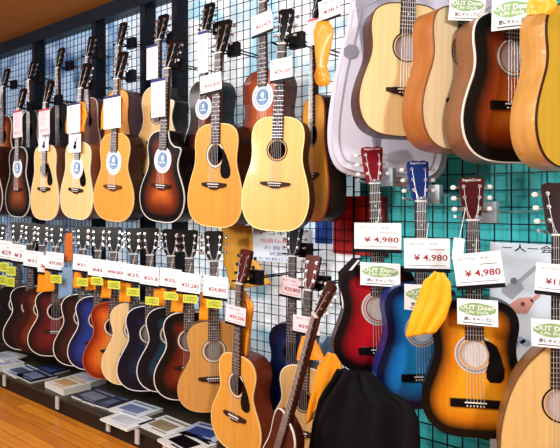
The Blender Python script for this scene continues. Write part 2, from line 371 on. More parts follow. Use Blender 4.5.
    posts = []
    for k in range(3):
        zz = hl*(.26+.26*k)
        for sd in (-1, 1):
            po = link('tuning_peg', peg_mesh(sd, *pm), h); xx = sd*(w2+(w3-w2)*k/2)*.62; po.location = (xx, 0, zz); po.scale = (s, 1, s); posts.append((xx, zz))
    if letter:
        mb = MB(); text(mb, letter, 0, hl*.925, w3*1.45, .013*s, -0.0006); mb.build('headstock_lettering', WHITE, h)
    # strings
    mb = MB(); r = 0.00065
    order = [4, 2, 0, 1, 3, 5]
    for i in range(6):
        xb = (-.029+.0116*i)*s; xn = (-.0165+.0066*i)*s*.98
        mb.tube((xb, -.0125, zb+.004), (xn, -.0102, N+0.002), r, 4)
        px_, pz_ = posts[order[i]]; mb.tube((xn, -.0102, N+0.002), (px_, pz_*math.sin(a)-0.006, N+0.003+pz_*math.cos(a)), r, 4)
    mb.build('strings', STRING, root)
    return root

HN = {}
def hanger(key, who, col=DARK, sgn=1):
    """fork and block behind the headstock, rod back to the wire mesh"""
    g = GUITARS[key]; r = g['root']; M = Matrix.LocRotScale(r.location, r.rotation_euler, None)
    p = M @ Vector((0, 0.028, g['H']-0.17*(g['H']/1.02)+0.012))
    h = empty('guitar_hanger', p); tag(h, 'hanger holding up the %s' % who, 'hanger', 'guitar hangers')
    MB().box(-0.004, 0.064, 0.03, 0.055, -0.02, 0.045).build('block', col, h)
    for rx in (0.01, 0.05): mb = MB(); mb.tube((rx, 0.05, 0.01), (rx, max(2.243-p.y, 0.06), 0.01), 0.0035); mb.build('rod', col, h)
    mb = MB()
    for sd in (-1, 1):
        mb.tube((0.01, 0.035, -0.004), (sd*0.032, 0.0, -0.006), 0.0045); mb.tube((sd*0.032, 0.0, -0.006), (sd*0.034, -0.045, 0.0), 0.0045)
    mb.build('fork', col, h)

NAT = (232, 186, 96)
def B(e, m, c, *a): return burst(e, m, c, *a)
SUN = B((14, 10, 10), (120, 44, 14), (214, 108, 36), .16, .45, .85)
g = guitar
UF = 'upper row guitars in front'; UR = 'upper row guitars behind'; LR = 'lower row guitars fanned out'
# upper row, behind
RD = 2.10
g('r1', 'orange sunburst guitar behind, cut off by the left edge of the photo', UR, 3, 116, 182, 68, RD, 0, top=B((90, 30, 12), (190, 84, 24), (232, 140, 50)), side=(60, 30, 20), shape='folk')
g('r2', 'black guitar with white edging behind the far black sunburst guitar', UR, 30, 110, 180, 60, RD, 0, hx=29, top=(24, 22, 26), side=(30, 22, 22), shape='folk', w=.165)
g('r3', 'black guitar behind, between the two pale natural guitars', UR, 60, 103, 176, 46, RD, 0, hx=57, top=(28, 24, 26), side=(60, 36, 28), w=.165)
g('r4', 'brown guitar behind the orange cloth beside two pale guitars', UR, 90, 98, 172, 34, RD, 0, hx=87, top=(120, 66, 36), side=(96, 50, 34), w=.13)
g('r5', 'amber guitar with mauve-brown side high behind the golden guitar', UR, 116, 90, 170, 22, RD, 0, hx=119, top=(232, 160, 66), side=(120, 78, 74), bind=(90, 60, 40), w=.15)
g('r6', 'pale cutaway guitar with black side high behind the cutaway sunburst', UR, 156, 86, 176, 14, RD, 0, hx=159, top=(220, 180, 116), side=(24, 22, 26), shape='cut', depth=0.12)
g('r7', 'black sunburst guitar with paper disc high behind the golden guitar', UR, 203, 80, 180, 2, RD, 0, hx=205, w=.165, top=B((16, 12, 14), (70, 26, 20), (150, 60, 34)), side=(26, 26, 32), shape='folk', disc=True, hole=108, depth=0.12)
g('r8', 'reddish orange sunburst guitar with paper disc high behind', UR, 263, 70, 184, -34, RD, 0, top=B((120, 40, 16), (186, 84, 26), (214, 122, 46)), side=(100, 48, 34), shape='folk', w=.18, disc=True, hole=97, bind=(90, 40, 22))
# upper row, front
g('u0', 'red-brown guitar in front, only its edge inside the left photo border', UF, -10, 146, 216, 88, top=B((60, 20, 14), (130, 40, 20), (180, 70, 34)), side=(60, 28, 20), shape='folk')
g('u1', 'leftmost black sunburst guitar with white paper disc, upper front row', UF, 17, 147, 217, 88, hx=19, shape='folk', w=.178, top=B((14, 12, 12), (90, 44, 22), (150, 80, 40)), side=(30, 20, 18), disc=True, hole=168, bridge=189)
g('u2', 'pale natural guitar with open dark soundhole, second in front row', UF, 44, 145, 220, 80, hx=46, top=(238, 196, 128), side=(110, 62, 40), guard='tear', hole=169, bridge=189, w=.183)
g('u3', 'pale natural guitar with paper disc and black pickguard', UF, 75, 142, 219, 64, hx=82, top=(238, 200, 136), side=(134, 74, 44), guard='tear', hole=168, bridge=190, disc=True, w=.185)
g('u4', 'golden orange guitar with paper disc and no pickguard', UF, 112, 134, 221, 52, hx=118, top=(220, 152, 62), side=(52, 30, 26), hole=162, bridge=187, disc=True, bridgem='brown', shape='folk', w=.198, bind=(240, 200, 130), neckc=(180, 120, 60))
g('u5', 'black and orange sunburst cutaway guitar with paper disc', UF, 160, 131, 222, 40, hx=169, shape='cut', top=SUN, side=(20, 16, 18), hole=160, bridge=186, disc=True, w=.185)
g('u6', 'golden guitar with open soundhole and black pickguard, upper front row', UF, 213, 124, 227, 20, hx=220, top=(206, 146, 56), side=(40, 24, 20), hole=155, bridge=185, guard='tear', rosette='white', bind=(240, 205, 130), w=.19)
g('u7', 'honey coloured guitar without pickguard beside the side-on guitar', UF, 273, 117, 231, 8, 1.83, 18, hx=284, depth=.08, top=(222, 170, 86), side=(62, 36, 28), hole=150, bridge=184, bind=(250, 220, 150), w=.148)
g('u8', 'amber guitar turned side-on showing striped dark rosewood side', UF, 313, 96, 222, -20, 2.05, -31, hx=313, top=(214, 150, 50), side=mat('striped_rosewood', (44, 26, 20), 0.25, 0, 0.3, 0.75, (170, 170, 1)), depth=0.085, bind=(150, 60, 30), w=.165)
# upper right, turned
UT = 'upper right guitars turned to the left'
g('t1', 'cream natural guitar with dark rosewood side, upper right', UT, 405, 3, 137, -130, 1.84, 50, hx=411, top=(244, 212, 150), side=(64, 26, 20), hole=47, bridge=91, liner=(196, 186, 190), rosette='dark', bind=(90, 60, 40), neckc=(110, 80, 60), w=.168)
g('t2', 'pale guitar with amber side between cream and black sunburst guitars', UT, 462, 8, 152, -130, 1.82, 70, hx=467, top=(252, 222, 178), side=(168, 100, 44), hole=52, bridge=103, liner=(200, 186, 190), rosette='amber', bind=(130, 80, 40), w=.17)
g('t3', 'black and orange sunburst guitar with brown side, upper right', UT, 514, 12, 163, -150, 1.82, 56, hx=512, top=B((10, 8, 10), (150, 60, 16), (236, 140, 48), .22, .5, .9), side=(128, 78, 46), hole=57, bridge=106, liner=(206, 190, 196), rosette='white', bridgem='black', bind=(240, 236, 228), w=.175)
g('t4', 'golden guitar with tan side cut off by the right border', UT, 580, 6, 170, -150, 1.80, 70, hx=580, top=(246, 186, 40), side=(200, 146, 72), bind=(60, 30, 20), w=.182, depth=.09)
# lower row, fanned
RB = [
 ('l1', 'pale natural guitar at the left border, lower row', -2, 287, 342, 216, (220, 180, 120), (110, 80, 50), (235, 225, 200)),
 ('l2', 'plain black guitar second from the left, lower row', 17, 285, 345, 214, (16, 15, 18), (16, 15, 18), (60, 60, 60)),
 ('l3', 'black and brown guitar with bright white edging, lower row far left', 30, 286, 350, 215, B((12, 10, 12), (50, 20, 18), (90, 34, 28)), (20, 16, 16), (240, 238, 232)),
 ('l4', 'red-brown and amber sunburst guitar without white edging, lower row', 42, 288, 353, 216, B((52, 18, 16), (120, 48, 22), (190, 104, 44)), (50, 24, 18), (70, 26, 20)),
 ('l5', 'dark red guitar with white edging, lower row left part', 56, 290, 356, 217, B((30, 12, 14), (84, 22, 22), (130, 34, 32), .1, .3, .8), (40, 14, 14), (240, 236, 228)),
 ('l6', 'dark brown guitar with white edging left of the royal blue guitar', 83, 294, 366, 218, B((22, 14, 14), (60, 28, 24), (84, 38, 30), .1, .3, .8), (26, 18, 18), (240, 236, 228)),
 ('l7', 'royal blue guitar with white edging, lower row', 98, 296, 370, 219, B((16, 22, 66), (28, 52, 130), (44, 84, 180), .1, .3, .8), (20, 30, 80), (240, 240, 240)),
 ('l8', 'bright orange-red sunburst guitar in the lower row', 114, 302, 379, 219, B((130, 36, 14), (206, 84, 24), (240, 160, 60), .08, .3, .7), (90, 30, 16), (180, 90, 40)),
 ('l9', 'pale cream natural guitar in the lower row beside the dark blue one', 134, 303, 385, 220, (226, 194, 138), (120, 84, 50), (240, 226, 190)),
 ('l10', 'very dark blue guitar with white edging, lower row', 150, 306, 391, 220, B((8, 14, 34), (18, 48, 84), (28, 78, 118), .3, .6, .95), (12, 18, 40), (236, 238, 240)),
 ('l11', 'black and teal sunburst guitar, lower row', 171, 307, 392, 221, B((8, 14, 24), (22, 92, 124), (50, 156, 186), .3, .6, .95), (10, 18, 30), (236, 238, 240)),
 ('l12', 'black and brick-red sunburst guitar, lower row', 189, 312, 400, 222, B((14, 8, 10), (116, 34, 18), (178, 62, 28), .22, .5, .9), (30, 14, 12), (240, 236, 228)),
 ('l13', 'tan natural guitar ending the fanned lower row', 214, 322, 412, 223, (206, 150, 76), (140, 90, 50), (236, 206, 150)),
]
for i, (k, lab, x, yt, yb, yh, tp, sd, bd) in enumerate(RB):
    g(k, lab, LR, x, yt, yb, yh+8, 1.97, 50, shape='folk', top=tp, side=sd, bind=bd if i != 12 else (214, 170, 110), depth=0.085, w=.172, hole=yb-(yb-yt)*.68,
      rosette='white', pegs='chrome', liner=(120, 110, 104) if i in (9, 10, 11, 12) else None, headw=1.25)
# lower middle
LM = 'lower middle guitars'
g('m1', 'small golden guitar with dark brown head, front of the lower middle', LM, 234, 354, 452, 249, 1.87, -6, hx=241, shape='folk', w=.172, top=(214, 150, 58), side=(112, 44, 26), hole=384, bridge=416, guard='tear', rosette='white', headc=(76, 30, 22), pegs='black', bind=(240, 210, 140), neckc=(110, 60, 34))
g('m2', 'navy blue guitar with black head behind the leaning instrument', LM, 291, 324, 418, 224, 2.08, 20, hx=293, shape='folk', w=.15, depth=.07, top=B((14, 22, 50), (20, 34, 84), (30, 60, 130)), side=(18, 30, 70), bind=(30, 40, 80), neckc=(150, 84, 40), headw=1.2)
g('m3', 'tan guitar with red-brown head behind the leaning instrument', LM, 300, 366, 462, 255, 2.0, 8, hx=310, shape='folk', w=.165, depth=.08, top=(204, 162, 100), side=(120, 76, 46), hole=400, bridge=432, headc=(96, 36, 26), pegs='chrome', neckc=(160, 90, 40))
g('m4', 'dark red instrument leaning right with a white edged neck', LM, 264, 388, 506, 268, 1.64, -25, hx=313, shape='dread', w=.115, depth=.04, top=(70, 26, 22), side=(56, 20, 18), bind=(236, 228, 214), hole=430, bridge=462, headc=(66, 30, 24), pegs='pearl', neckc=(70, 26, 20), name='leaning_guitar', headlen=.12, headw=.8)
# lower right beginners' guitars
LB = 'lower right guitars with white tuning pegs'
g('b1', 'red and black sunburst guitar with red head, lower right', LB, 381, 266, 372, 146, 1.88, 42, hx=373, shape='spanish', w=.168, depth=.085, top=B((18, 8, 10), (160, 12, 26), (216, 20, 36), .14, .34, .7), side=(26, 14, 16), hole=308, bridge=350, liner=(226, 218, 214), rosette='wide', bridgem='black', headc=(122, 18, 32), pegs='pearl', letter='SepiaCrue', bind=None, headw=1.1)
g('b2', 'bright blue guitar with blue head, lower right', LB, 423, 284, 409, 160, 1.86, 44, hx=420, shape='spanish', w=.158, depth=.085, top=B((14, 20, 60), (26, 124, 214), (44, 166, 245), .14, .34, .7), side=(24, 44, 110), hole=330, bridge=377, liner=(220, 220, 226), rosette='wide', bridgem='black', headc=(24, 48, 112), pegs='pearl', letter='SepiaCrue', bind=None, headw=1.1)
g('b3', 'orange and black sunburst guitar with black pickguard, lower right', LB, 476, 300, 438, 177, 1.75, 27, hx=472, shape='spanish', w=.158, depth=.09, top=B((14, 10, 10), (222, 128, 18), (250, 172, 34), .14, .34, .6), side=(16, 12, 14), hole=354, bridge=403, liner=(226, 218, 214), rosette='wide', bridgem='black', headc=(70, 22, 24), pegs='pearl', letter='SepiaCrue', guard='small', bind=None, headw=1.1)
g('b4', 'large pale natural guitar at the lower right corner', LB, 563, 343, 502, 182, 1.71, 26, hx=558, shape='pear', w=.158, top=(226, 186, 118), side=(150, 104, 60), hole=405, bridge=455, liner=(200, 180, 176), rosette='dark', headc=(50, 34, 34), pegs='pearl', bind=(120, 84, 50), headw=1.1)

WHO = {'r1': 'orange guitar at the left border', 'r2': 'white-edged black guitar behind', 'r3': 'black guitar between two pale ones', 'r4': 'brown guitar behind the cloth', 'r5': 'amber guitar high behind',
 'r6': 'pale cutaway guitar behind', 'r7': 'black guitar with disc behind', 'u1': 'leftmost black sunburst guitar', 'u2': 'pale guitar with open soundhole', 'u3': 'pale guitar with paper disc',
 'u4': 'golden orange guitar', 'u5': 'front cutaway sunburst guitar', 'u6': 'golden guitar with pickguard', 'u7': 'honey coloured guitar', 'm1': 'small golden guitar with brown head', 'm2': 'navy blue guitar',
 'm3': 'tan guitar with red-brown head', 'b1': 'red guitar', 'b2': 'bright blue guitar', 'b3': 'orange sunburst guitar lower right', 'b4': 'large pale guitar at the lower corner'}
GREY = mat('grey_clear_plastic', (150, 160, 168), 0.2, 0, 0.3)
for k, w_ in WHO.items(): hanger(k, w_, GREY if k[0] == 'b' else DARK)

# ------------------------------------------------------------------ cards
def card(name, label, group, cx, cy, wp, hp, D=1.93, phi=0, roll=0, kind='price', txt='', head='セピアクルー   W-50', paper=PAPER, cord=0.0):
    ph = math.radians(phi); w = wp/hpm(cx, D, ph); h = hp/ppm(cx, D)
    r = empty(name, P(cx, cy+hp/2, D), (0, math.radians(roll), ph)); tag(r, label, 'card', group)
    MB().box(-w/2, w/2, 0, 0.0012, 0, h).build('card', YELLOWCARD if kind == 'used' else paper, r)
    y = -0.0006
    if kind == 'price':
        MB().box(-w/2, w/2, -0.002, 0.002, -h*.10, h*.03).build('holder_strip', DARK, r)
        mb = MB(); text(mb, txt, w*.08, h*.37, w*.74, h*.24, y, 0, .02); mb.build('printed_price', REDINK, r)
        mb = MB(); text(mb, head, -w*.08, h*.83, w*.62, h*.09, y); mb.box(-w*.42, w*.40, y, y+.0003, h*.12, h*.135); mb.box(w*.05, w*.40, y, y+.0003, h*.63, h*.65); mb.build('printed_lines', BLACKINK, r)
    elif kind == 'tall':
        mb = MB()
        if txt: text(mb, txt, 0, h*.18, w*.7, h*.1, y, 0)
        for i in range(6): mb.box(-w*.32, w*(.1+.2*random.random()), y, y+.0003, h*(.86-.09*i), h*(.875-.09*i))
        mb.build('printed_lines', mat('pale_red_ink', (196, 120, 130), .6), r)
        MB().box(-w/2, w/2, y-.0004, y, h*.93, h).build('top_strip', NAVYINK if paper is PAPER else mat('red_strip', (190, 60, 80), .6), r)
    elif kind == 'small':
        mb = MB(); mb.disc(w*.02, h*.30, w*.14, h*.14, y, y+.0003, 10); mb.disc(w*.06, h*.50, w*.10, h*.10, y, y+.0003, 10)
        mb.prism([(w*.06, h*.5), (w*.10, h*.48), (w*.26, h*.82), (w*.2, h*.84)], y, y+.0003); mb.build('printed_guitar', BLACKINK, r)
    elif kind == 'used':
        mb = MB(); text(mb, txt or 'USED', 0, h*.5, w*.8, h*.62, y, 0, .01); mb.build('printed_word', mat('olive_ink', (110, 116, 20), .6), r)
    elif kind == 'outdoor':
        mb = MB(); n = 40; mb.prism([(w*.46*math.cos(2*math.pi*i/n)*(1+.04*math.sin(9*i)), h*.62+h*.24*math.sin(2*math.pi*i/n)*(1+.07*math.sin(7*i))) for i in range(n)], y, y+.0003); mb.build('green_oval', GREENINK, r)
        mb = MB(); text(mb, 'OUT Door', 0, h*.69, w*.86, h*.18, y-.0004, 0, .025); text(mb, 'Life Style', 0, h*.50, w*.56, h*.15, y-.0004, 0, .012); mb.build('white_lettering', WHITE, r)
        mb = MB(); text(mb, '旅にキャンプに、', w*.04, h*.24, w*.74, h*.15, y, 0, .015); mb.box(-w*.36, w*.36, y, y+.0003, h*.07, h*.10); mb.build('black_lettering', BLACKINK, r)
    if cord:
        mb = MB(); mb.tube((0, 0.002, h), (0.006, 0.01, h+cord), 0.0012, 5); mb.build('cord', WHITE, r)
    return r
PC = 'white price cards'
card('price_card', 'white price card 4,980 on the red guitar', PC, 377.5, 236.5, 47, 27, 1.80, 20, 0, txt='¥ 4,980', cord=.05)
card('price_card', 'white price card 4,980 on the blue guitar', PC, 427, 254, 46, 31, 1.77, 20, -1, txt='¥ 4,980', cord=.05)
card('price_card', 'white price card 4,980 on the lower right sunburst guitar', PC, 480.5, 269, 49, 33, 1.68, 12, -8, txt='¥ 4,980', cord=.04)
card('price_card', 'white price card cut off by the right border, beginning ¥11', PC, 559, 279, 50, 29, 1.65, 12, 3, txt='¥11,800', cord=.04)
OC = 'white cards with green oval'
card('outdoor_card', 'green oval card on the red guitar', OC, 380, 274.5, 40, 23, 1.81, 15, 0, 'outdoor')
card('outdoor_card', 'green oval card on the blue guitar, half under the yellow cloth', OC, 424, 298, 40, 26, 1.78, 15, 0, 'outdoor')
card('outdoor_card', 'green oval card on the lower right sunburst guitar', OC, 477.5, 312.5, 41, 26, 1.69, 10, -1, 'outdoor')
card('outdoor_card', 'green oval card at the right border, on the large pale guitar', OC, 554, 334, 46, 28, 1.65, 10, -1, 'outdoor')
card('outdoor_card', 'green oval card at the top, on the pale guitar with amber side', OC, 466, 8, 36, 25, 1.76, 30, 5, 'outdoor')
card('outdoor_card', 'green oval card at the top, on the black sunburst guitar', OC, 512, 13, 42, 32, 1.74, 12, 1, 'outdoor')
rows = [(5, 250, 15, 15, '¥29'), (18, 253, 17, 14, '¥31'), (33, 259, 23, 13, '¥31,8'), (43, 264, 13, 14, '¥'), (54, 261, 21, 14, '¥39,800'), (82, 263, 22, 13, '¥31,5'), (98, 268, 24, 14, '¥45,0'),
        (114, 270, 27, 14, '¥44,800'), (132, 273, 22, 14, '¥35,'), (149, 276, 22, 15, '¥35,8'), (170, 278, 25, 15, '¥35,8'), (188, 283, 27, 16, '¥35,280'), (215, 287, 28, 17, '¥24,800')]
names = ['far left border guitar', 'plain black guitar far left', 'white-edged black guitar far left', 'amber sunburst guitar far left', 'dark red guitar', 'dark brown guitar', 'royal blue guitar', 'orange-red sunburst guitar',
         'pale cream guitar', 'very dark blue guitar', 'teal sunburst guitar', 'brick-red sunburst guitar', 'tan guitar ending the row']
for i, (x, y, w_, h_, t) in enumerate(rows):
    card('price_card', 'lower row price card above the %s' % names[i], PC, x, y, w_*.86, h_*1.25, 1.90-0.008*(i % 2), 14, 3, txt=t, head='アコースティック', cord=.05)
card('price_card', 'pinkish price card on the small golden guitar', PC, 235, 315, 20, 18, 1.852, 0, 4, txt='¥39,500', paper=PINKPAPER, head='YD-50')
card('price_card', 'pinkish price card on the navy blue guitar', PC, 290, 287, 21, 19, 2.055, 0, 4, txt='¥29,800', paper=PINKPAPER, head='AC-30')
card('price_card', 'pinkish price card on the tan guitar, middle', PC, 306, 325, 27, 17, 1.975, 0, 1, txt='¥29,500', paper=PINKPAPER, head='AC-20')
card('price_card', 'price card high on the golden guitar with pickguard', PC, 211, 83, 21, 18, 1.95, 0, -3, txt='¥36,800', head='FG-700')
card('price_card', 'price card on the honey coloured guitar', PC, 281, 69, 22, 21, 1.79, 0, -1, txt='¥79,500', head='D-10')
card('price_card', 'price card at the top, on the reddish orange guitar behind', PC, 262.5, 23, 21, 20, 2.08, 0, -7, txt='¥52,475', head='S-20')
card('price_card', 'price card at the top, above the side-on amber guitar', PC, 330, 8, 21, 20, 1.95, 0, -6, txt='¥38,5', head='DR-2')
TC = 'tall white cards'
for (x, y, w_, h_, t, pp, lb) in [(17.5, 124, 9, 27, '¥63', PINKPAPER, 'tall card on the leftmost black sunburst guitar'), (44, 122, 11, 26, '¥72', PINKPAPER, 'tall card on the pale guitar with open soundhole'),
        (73.5, 118, 13, 30, '', PAPER, 'tall card on the pale guitar with paper disc'), (112, 112, 17, 33, '', PAPER, 'tall card on the golden orange guitar'), (158, 98, 14, 38, '', PAPER, 'tall card on the front cutaway sunburst guitar'),
        (203, 52, 10, 42, '', PAPER, 'tall card on the black guitar with paper disc behind'), (313, 32, 11, 26, '', PINKPAPER, 'tall pinkish card beside the orange bag'),
        (152, 62, 11, 34, '', PAPER, 'tall card high on the pale cutaway guitar behind')]:
    card('product_card', lb, TC, x, y, w_, h_, 2.08 if x in (203, 152) else 1.925, 0, 0, 'tall', t, paper=pp)
card('picture_card', 'small card with guitar drawing on the pale open-soundhole guitar', 'small picture cards', 43.5, 143, 10, 16, 1.952, 0, 0, 'small')
card('picture_card', 'small card with guitar drawing on the pale paper-disc guitar', 'small picture cards', 74.5, 143, 12, 19, 1.945, 0, 2, 'small')
for i, (x, y) in enumerate([(56, 279), (82, 282), (97, 281), (114, 285), (133, 292), (152, 301), (171, 296), (190, 299), (214, 304)]):
    card('used_card', 'small yellow-green card below the price of the %s' % names[[4, 5, 6, 7, 8, 9, 10, 11, 12][i]], 'small yellow-green cards', x, y, 11+i*.5, 8, 1.87, 15, 0, 'used')
for i, (x, y) in enumerate([(4, 267), (11, 271), (10, 282), (2, 280)]):
    card('used_card', 'yellow-green card in the left border cluster, %s' % ['top left one', 'top right one', 'bottom right one', 'bottom left one'][i], 'small yellow-green cards', x, y, 9, 9, 1.85-.003*i, 15, 0, 'used')
# blank hang tag beside the sunburst head
r = card('hang_tag', 'blank white hang tag left of the dark red head', None, 457, 249, 11, 22, 1.70, 10, 6, 'blank', cord=.09)
# posters behind
def poster(name, label, x0, x1, y0, y1, D, m):
    a = P(x0, y1, D); w = P(x1, y1, D).x-a.x; h = P(x0, y0, D).z-a.z
    r = empty(name, a); tag(r, label, 'poster'); MB().box(0, w, 0, .003, 0, h).build('sheet', m, r); return r, w, h
r, w, h = poster('notice_sheet', 'white notice with blue and red writing below the honey guitar', 253, 312, 228, 260, 2.20, mat('pale_notice', (226, 236, 246), .6))
mb = MB(); text(mb, 'アコギ各種', w*.5, h*.88, w*.8, h*.16, -.0006, 0, .01); mb.build('dark_lettering', BLACKINK, r)
mb = MB(); text(mb, '当店価格より', w*.5, h*.64, w*.74, h*.13, -.0006, 0, .01); mb.build('red_lettering', mat('rose_ink', (196, 80, 120), .6), r)
mb = MB(); text(mb, 'お買い得', w*.5, h*.42, w*.6, h*.12, -.0006, 0); text(mb, '試奏OK', w*.5, h*.25, w*.4, h*.12, -.0006, 0); text(mb, 'お気軽にどうぞ', w*.5, h*.08, w*.8, h*.1, -.0006); mb.build('blue_lettering', BLUEINK, r)
r, w, h = poster('guitar_poster', 'pale blue poster with drawn guitars behind the lower right guitars', 490, 585, 242, 470, 2.12, mat('pale_blue_poster', (226, 240, 255), .55, 0, 0, .06, (5, 5, 5)))
def pp(px, py): q = P(px, py, 2.12)-r.location; return (q.x, q.z)
mb = MB(); text(mb, 'ー人ー会', *pp(527, 248.5), .17, .026, -.0006, 0, .01); mb.build('title_lettering', BLACKINK, r)
mb = MB(); text(mb, '0-5', *pp(516, 378), .04, .02, -.0006); mb.build('small_lettering', BLACKINK, r)
mb = MB(); mb.prism([pp(*q) for q in [(502, 293), (512, 300), (524, 289), (520, 279), (513, 281), (502, 288)]][::-1], -.0012, -.0002); mb.prism([pp(*q) for q in [(519, 279), (522, 282), (538, 268), (535, 265)]][::-1], -.0012, -.0002)
mb.disc(*pp(514, 281), .012, .012, -.0016, -.0010, 16, 1); mb.build('drawn_grey_guitar', [mat('grey_print', (176, 180, 192), .6), mat('dim_print', (120, 128, 146), .6)], r)
mb = MB(); mb.prism([pp(*q) for q in [(507, 306), (512, 313), (527, 314), (534, 303), (531, 297), (519, 298)]][::-1], -.0012, -.0002); mb.prism([pp(*q) for q in [(530, 300), (533, 303), (541, 296), (539, 292)]][::-1], -.0012, -.0002)
mb.disc(*pp(523, 304), .008, .008, -.0016, -.0010, 16, 1); mb.build('drawn_pink_guitar', [mat('pink_print', (214, 156, 146), .6), mat('brown_print', (120, 60, 60), .6)], r)
mb = MB()
for q in [(502, 345), (508, 341), (514, 344), (520, 340), (526, 343)]: mb.disc(*pp(*q), .02, .013, -.001, -.0002, 9)
mb.build('pale_drawing', mat('blue_print', (166, 188, 216), .6), r)
# red and blue packs behind the mesh
a = P(336, 253, 2.285); b_ = P(386, 196, 2.285)
tag(MB().box(a.x, b_.x, 2.262, 2.298, a.z, b_.z).build('red_panel', mat('red_cloth', (196, 22, 30), .6)), 'red panel behind the wire mesh left of the red head', 'panel')
a = P(317, 243, 2.285); b_ = P(331, 222, 2.285)
tag(MB().box(a.x, b_.x, 2.27, 2.298, a.z, b_.z).build('blue_packet', mat('blue_pack', (40, 96, 200), .5)), 'small bright blue packet behind the wire mesh', 'packet')

# ------------------------------------------------------------------ cloths and bags
def cloth(name, label, cat, L_, R_, D, c, amp=.012, folds=5, thick=.006, group=None, rough=.7, nx=22, ny=26, parts=None, bulge=0.0, coat=0.0):
    """hanging cloth between a left and right edge, both lists of pixels from top to bottom"""
    def at(E, t):
        k = t*(len(E)-1); i = min(int(k), len(E)-2); f = k-i; return (E[i][0]+(E[i+1][0]-E[i][0])*f, E[i][1]+(E[i+1][1]-E[i][1])*f)
    rnd = random.Random(hash(label) % 1000 if False else len(label)*7+folds); p1 = rnd.random()*6; p2 = rnd.random()*6
    base = P(*at(L_, 1), D); v = []
    for j in range(ny+1):
        t = j/ny; a = at(L_, t); b_ = at(R_, t)
        for i in range(nx+1):
            s = i/nx; x = a[0]+(b_[0]-a[0])*s; y = a[1]+(b_[1]-a[1])*s
            d = amp*(math.sin(s*folds*math.pi*2+p1+1.3*math.sin(t*4+p2))*.6+math.sin(s*folds*3.7+t*5+p2)*.4)*(.4+.6*t)-bulge*math.sin(math.pi*s)*math.sin(math.pi*min(1, t*1.0+.05))**.5
            q = P(x, y, D); q.y += d; v.append(q-base)
    f = [[j*(nx+1)+i, (j+1)*(nx+1)+i, (j+1)*(nx+1)+i+1, j*(nx+1)+i+1] for j in range(ny) for i in range(nx)]
    m = mat('cloth', c, rough, 0, coat, .14, (14, 14, 14), .6)
    o = link(name, newmesh(name, v, f, m, None, True)); o.location = base
    md = o.modifiers.new('thickness', 'SOLIDIFY'); md.thickness = thick; md.offset = 1
    tag(o, label, cat, group); return o
OG = 'orange and yellow cloths'; OR_ = (238, 148, 24)
def oc(label, L_, R_, D, c=OR_, **k): return cloth('polishing_cloth', label, 'cloth', L_, R_, D, c, group=OG, coat=.3, rough=.45, **k)
oc('yellow cloth draped over the bright blue guitar', [(436, 272), (424, 280), (418, 297), (411, 315), (406, 337)], [(443, 273), (451, 283), (452, 300), (446, 318), (436, 332)], 1.67, (246, 176, 22), amp=.006, folds=3)
oc('yellow-orange cloth by the black bag and the leaning instrument', [(328, 352), (318, 366), (315, 382), (311, 402), (308, 424)], [(336, 354), (342, 364), (343, 378), (332, 388), (320, 404)], 1.74, amp=.008, folds=2)
oc('orange cloth hung on the neck of the tan guitar, middle', [(303, 336), (299, 350), (297, 360)], [(314, 336), (322, 350), (326, 360)], 1.975, amp=.005, folds=2)
oc('tall orange bag hanging above the side-on amber guitar', [(318, 22), (315, 32), (316, 45), (317, 58), (318, 68), (315, 76), (316, 82), (320, 87)], [(329, 22), (334, 30), (332, 44), (329, 58), (327, 67), (330, 75), (331, 81), (327, 86)], 1.92, (226, 146, 30), amp=.004, folds=1, bulge=.015)
oc('orange cloth beside the small golden guitar neck', [(241, 292), (241, 315), (241, 352)], [(246, 292), (254, 305), (248, 358)], 1.90)
oc('orange cloth behind the card of the golden orange guitar', [(105, 97), (103, 110), (100, 130)], [(122, 97), (125, 110), (121, 124)], 1.95)
oc('orange cloth behind the card of the paper-disc pale guitar', [(68, 104), (67, 120), (65, 133)], [(84, 102), (88, 116), (84, 132)], 1.95)
oc('orange cloth between cards at the left, lower row', [(42, 265), (38, 278), (37, 292)], [(48, 267), (54, 280), (54, 291)], 1.90)
for i, (x, y0, y1, w_) in enumerate([(77, 270, 288, 9), (92, 273, 290, 9), (107, 277, 298, 9), (126, 280, 302, 10), (160, 285, 306, 11), (178, 287, 312, 11), (205, 292, 320, 8)]):
    oc('orange cloth hanging between lower row necks, %s' % ['left of the royal blue guitar', 'above the royal blue guitar', 'left of the orange-red guitar', 'above the pale cream guitar', 'left of the teal guitar neck', 'right of the teal guitar neck', 'left of the tan guitar neck'][i],
       [(x-w_/2, y0), (x-w_/2-1, y1)], [(x+w_/2, y0), (x+w_/2, y1)], 1.93, amp=.006, ny=10, nx=10, folds=2)
oc('orange cloth at the top right corner', [(530, 0), (528, 8), (526, 16)], [(556, -4), (558, 4), (552, 14)], 1.63, (240, 170, 40), amp=.006, folds=2)
oc('orange strap hanging in the lower row near the left', [(66, 233), (65, 262)], [(73, 233), (73, 262)], 1.95, (200, 106, 40), amp=.003, ny=8, nx=6, folds=1)
oc('amber cloth hanging on the wire mesh below the two golden guitars', [(222, 226), (224, 262), (232, 290)], [(252, 226), (255, 258), (272, 284)], 2.21, (224, 160, 50), amp=.006)
cloth('checked_cloth', 'blue checked cloth hanging among the lower row necks', 'cloth', [(60, 267), (58, 300)], [(74, 267), (72, 296)], 1.92, (120, 150, 184), .006, 2, nx=10, ny=10)
cloth('black_gig_bag', 'black fabric gig bag slumped below the red and blue guitars', 'bag', [(341, 368), (334, 378), (326, 388), (318, 400), (311, 422), (307, 450), (304, 485), (302, 520)], [(372, 372), (382, 382), (394, 393), (412, 404), (419, 420), (420, 450), (421, 485), (424, 520)], 1.70, (16, 16, 19), .03, 4, .01, rough=.85, bulge=.03, nx=40, ny=40)
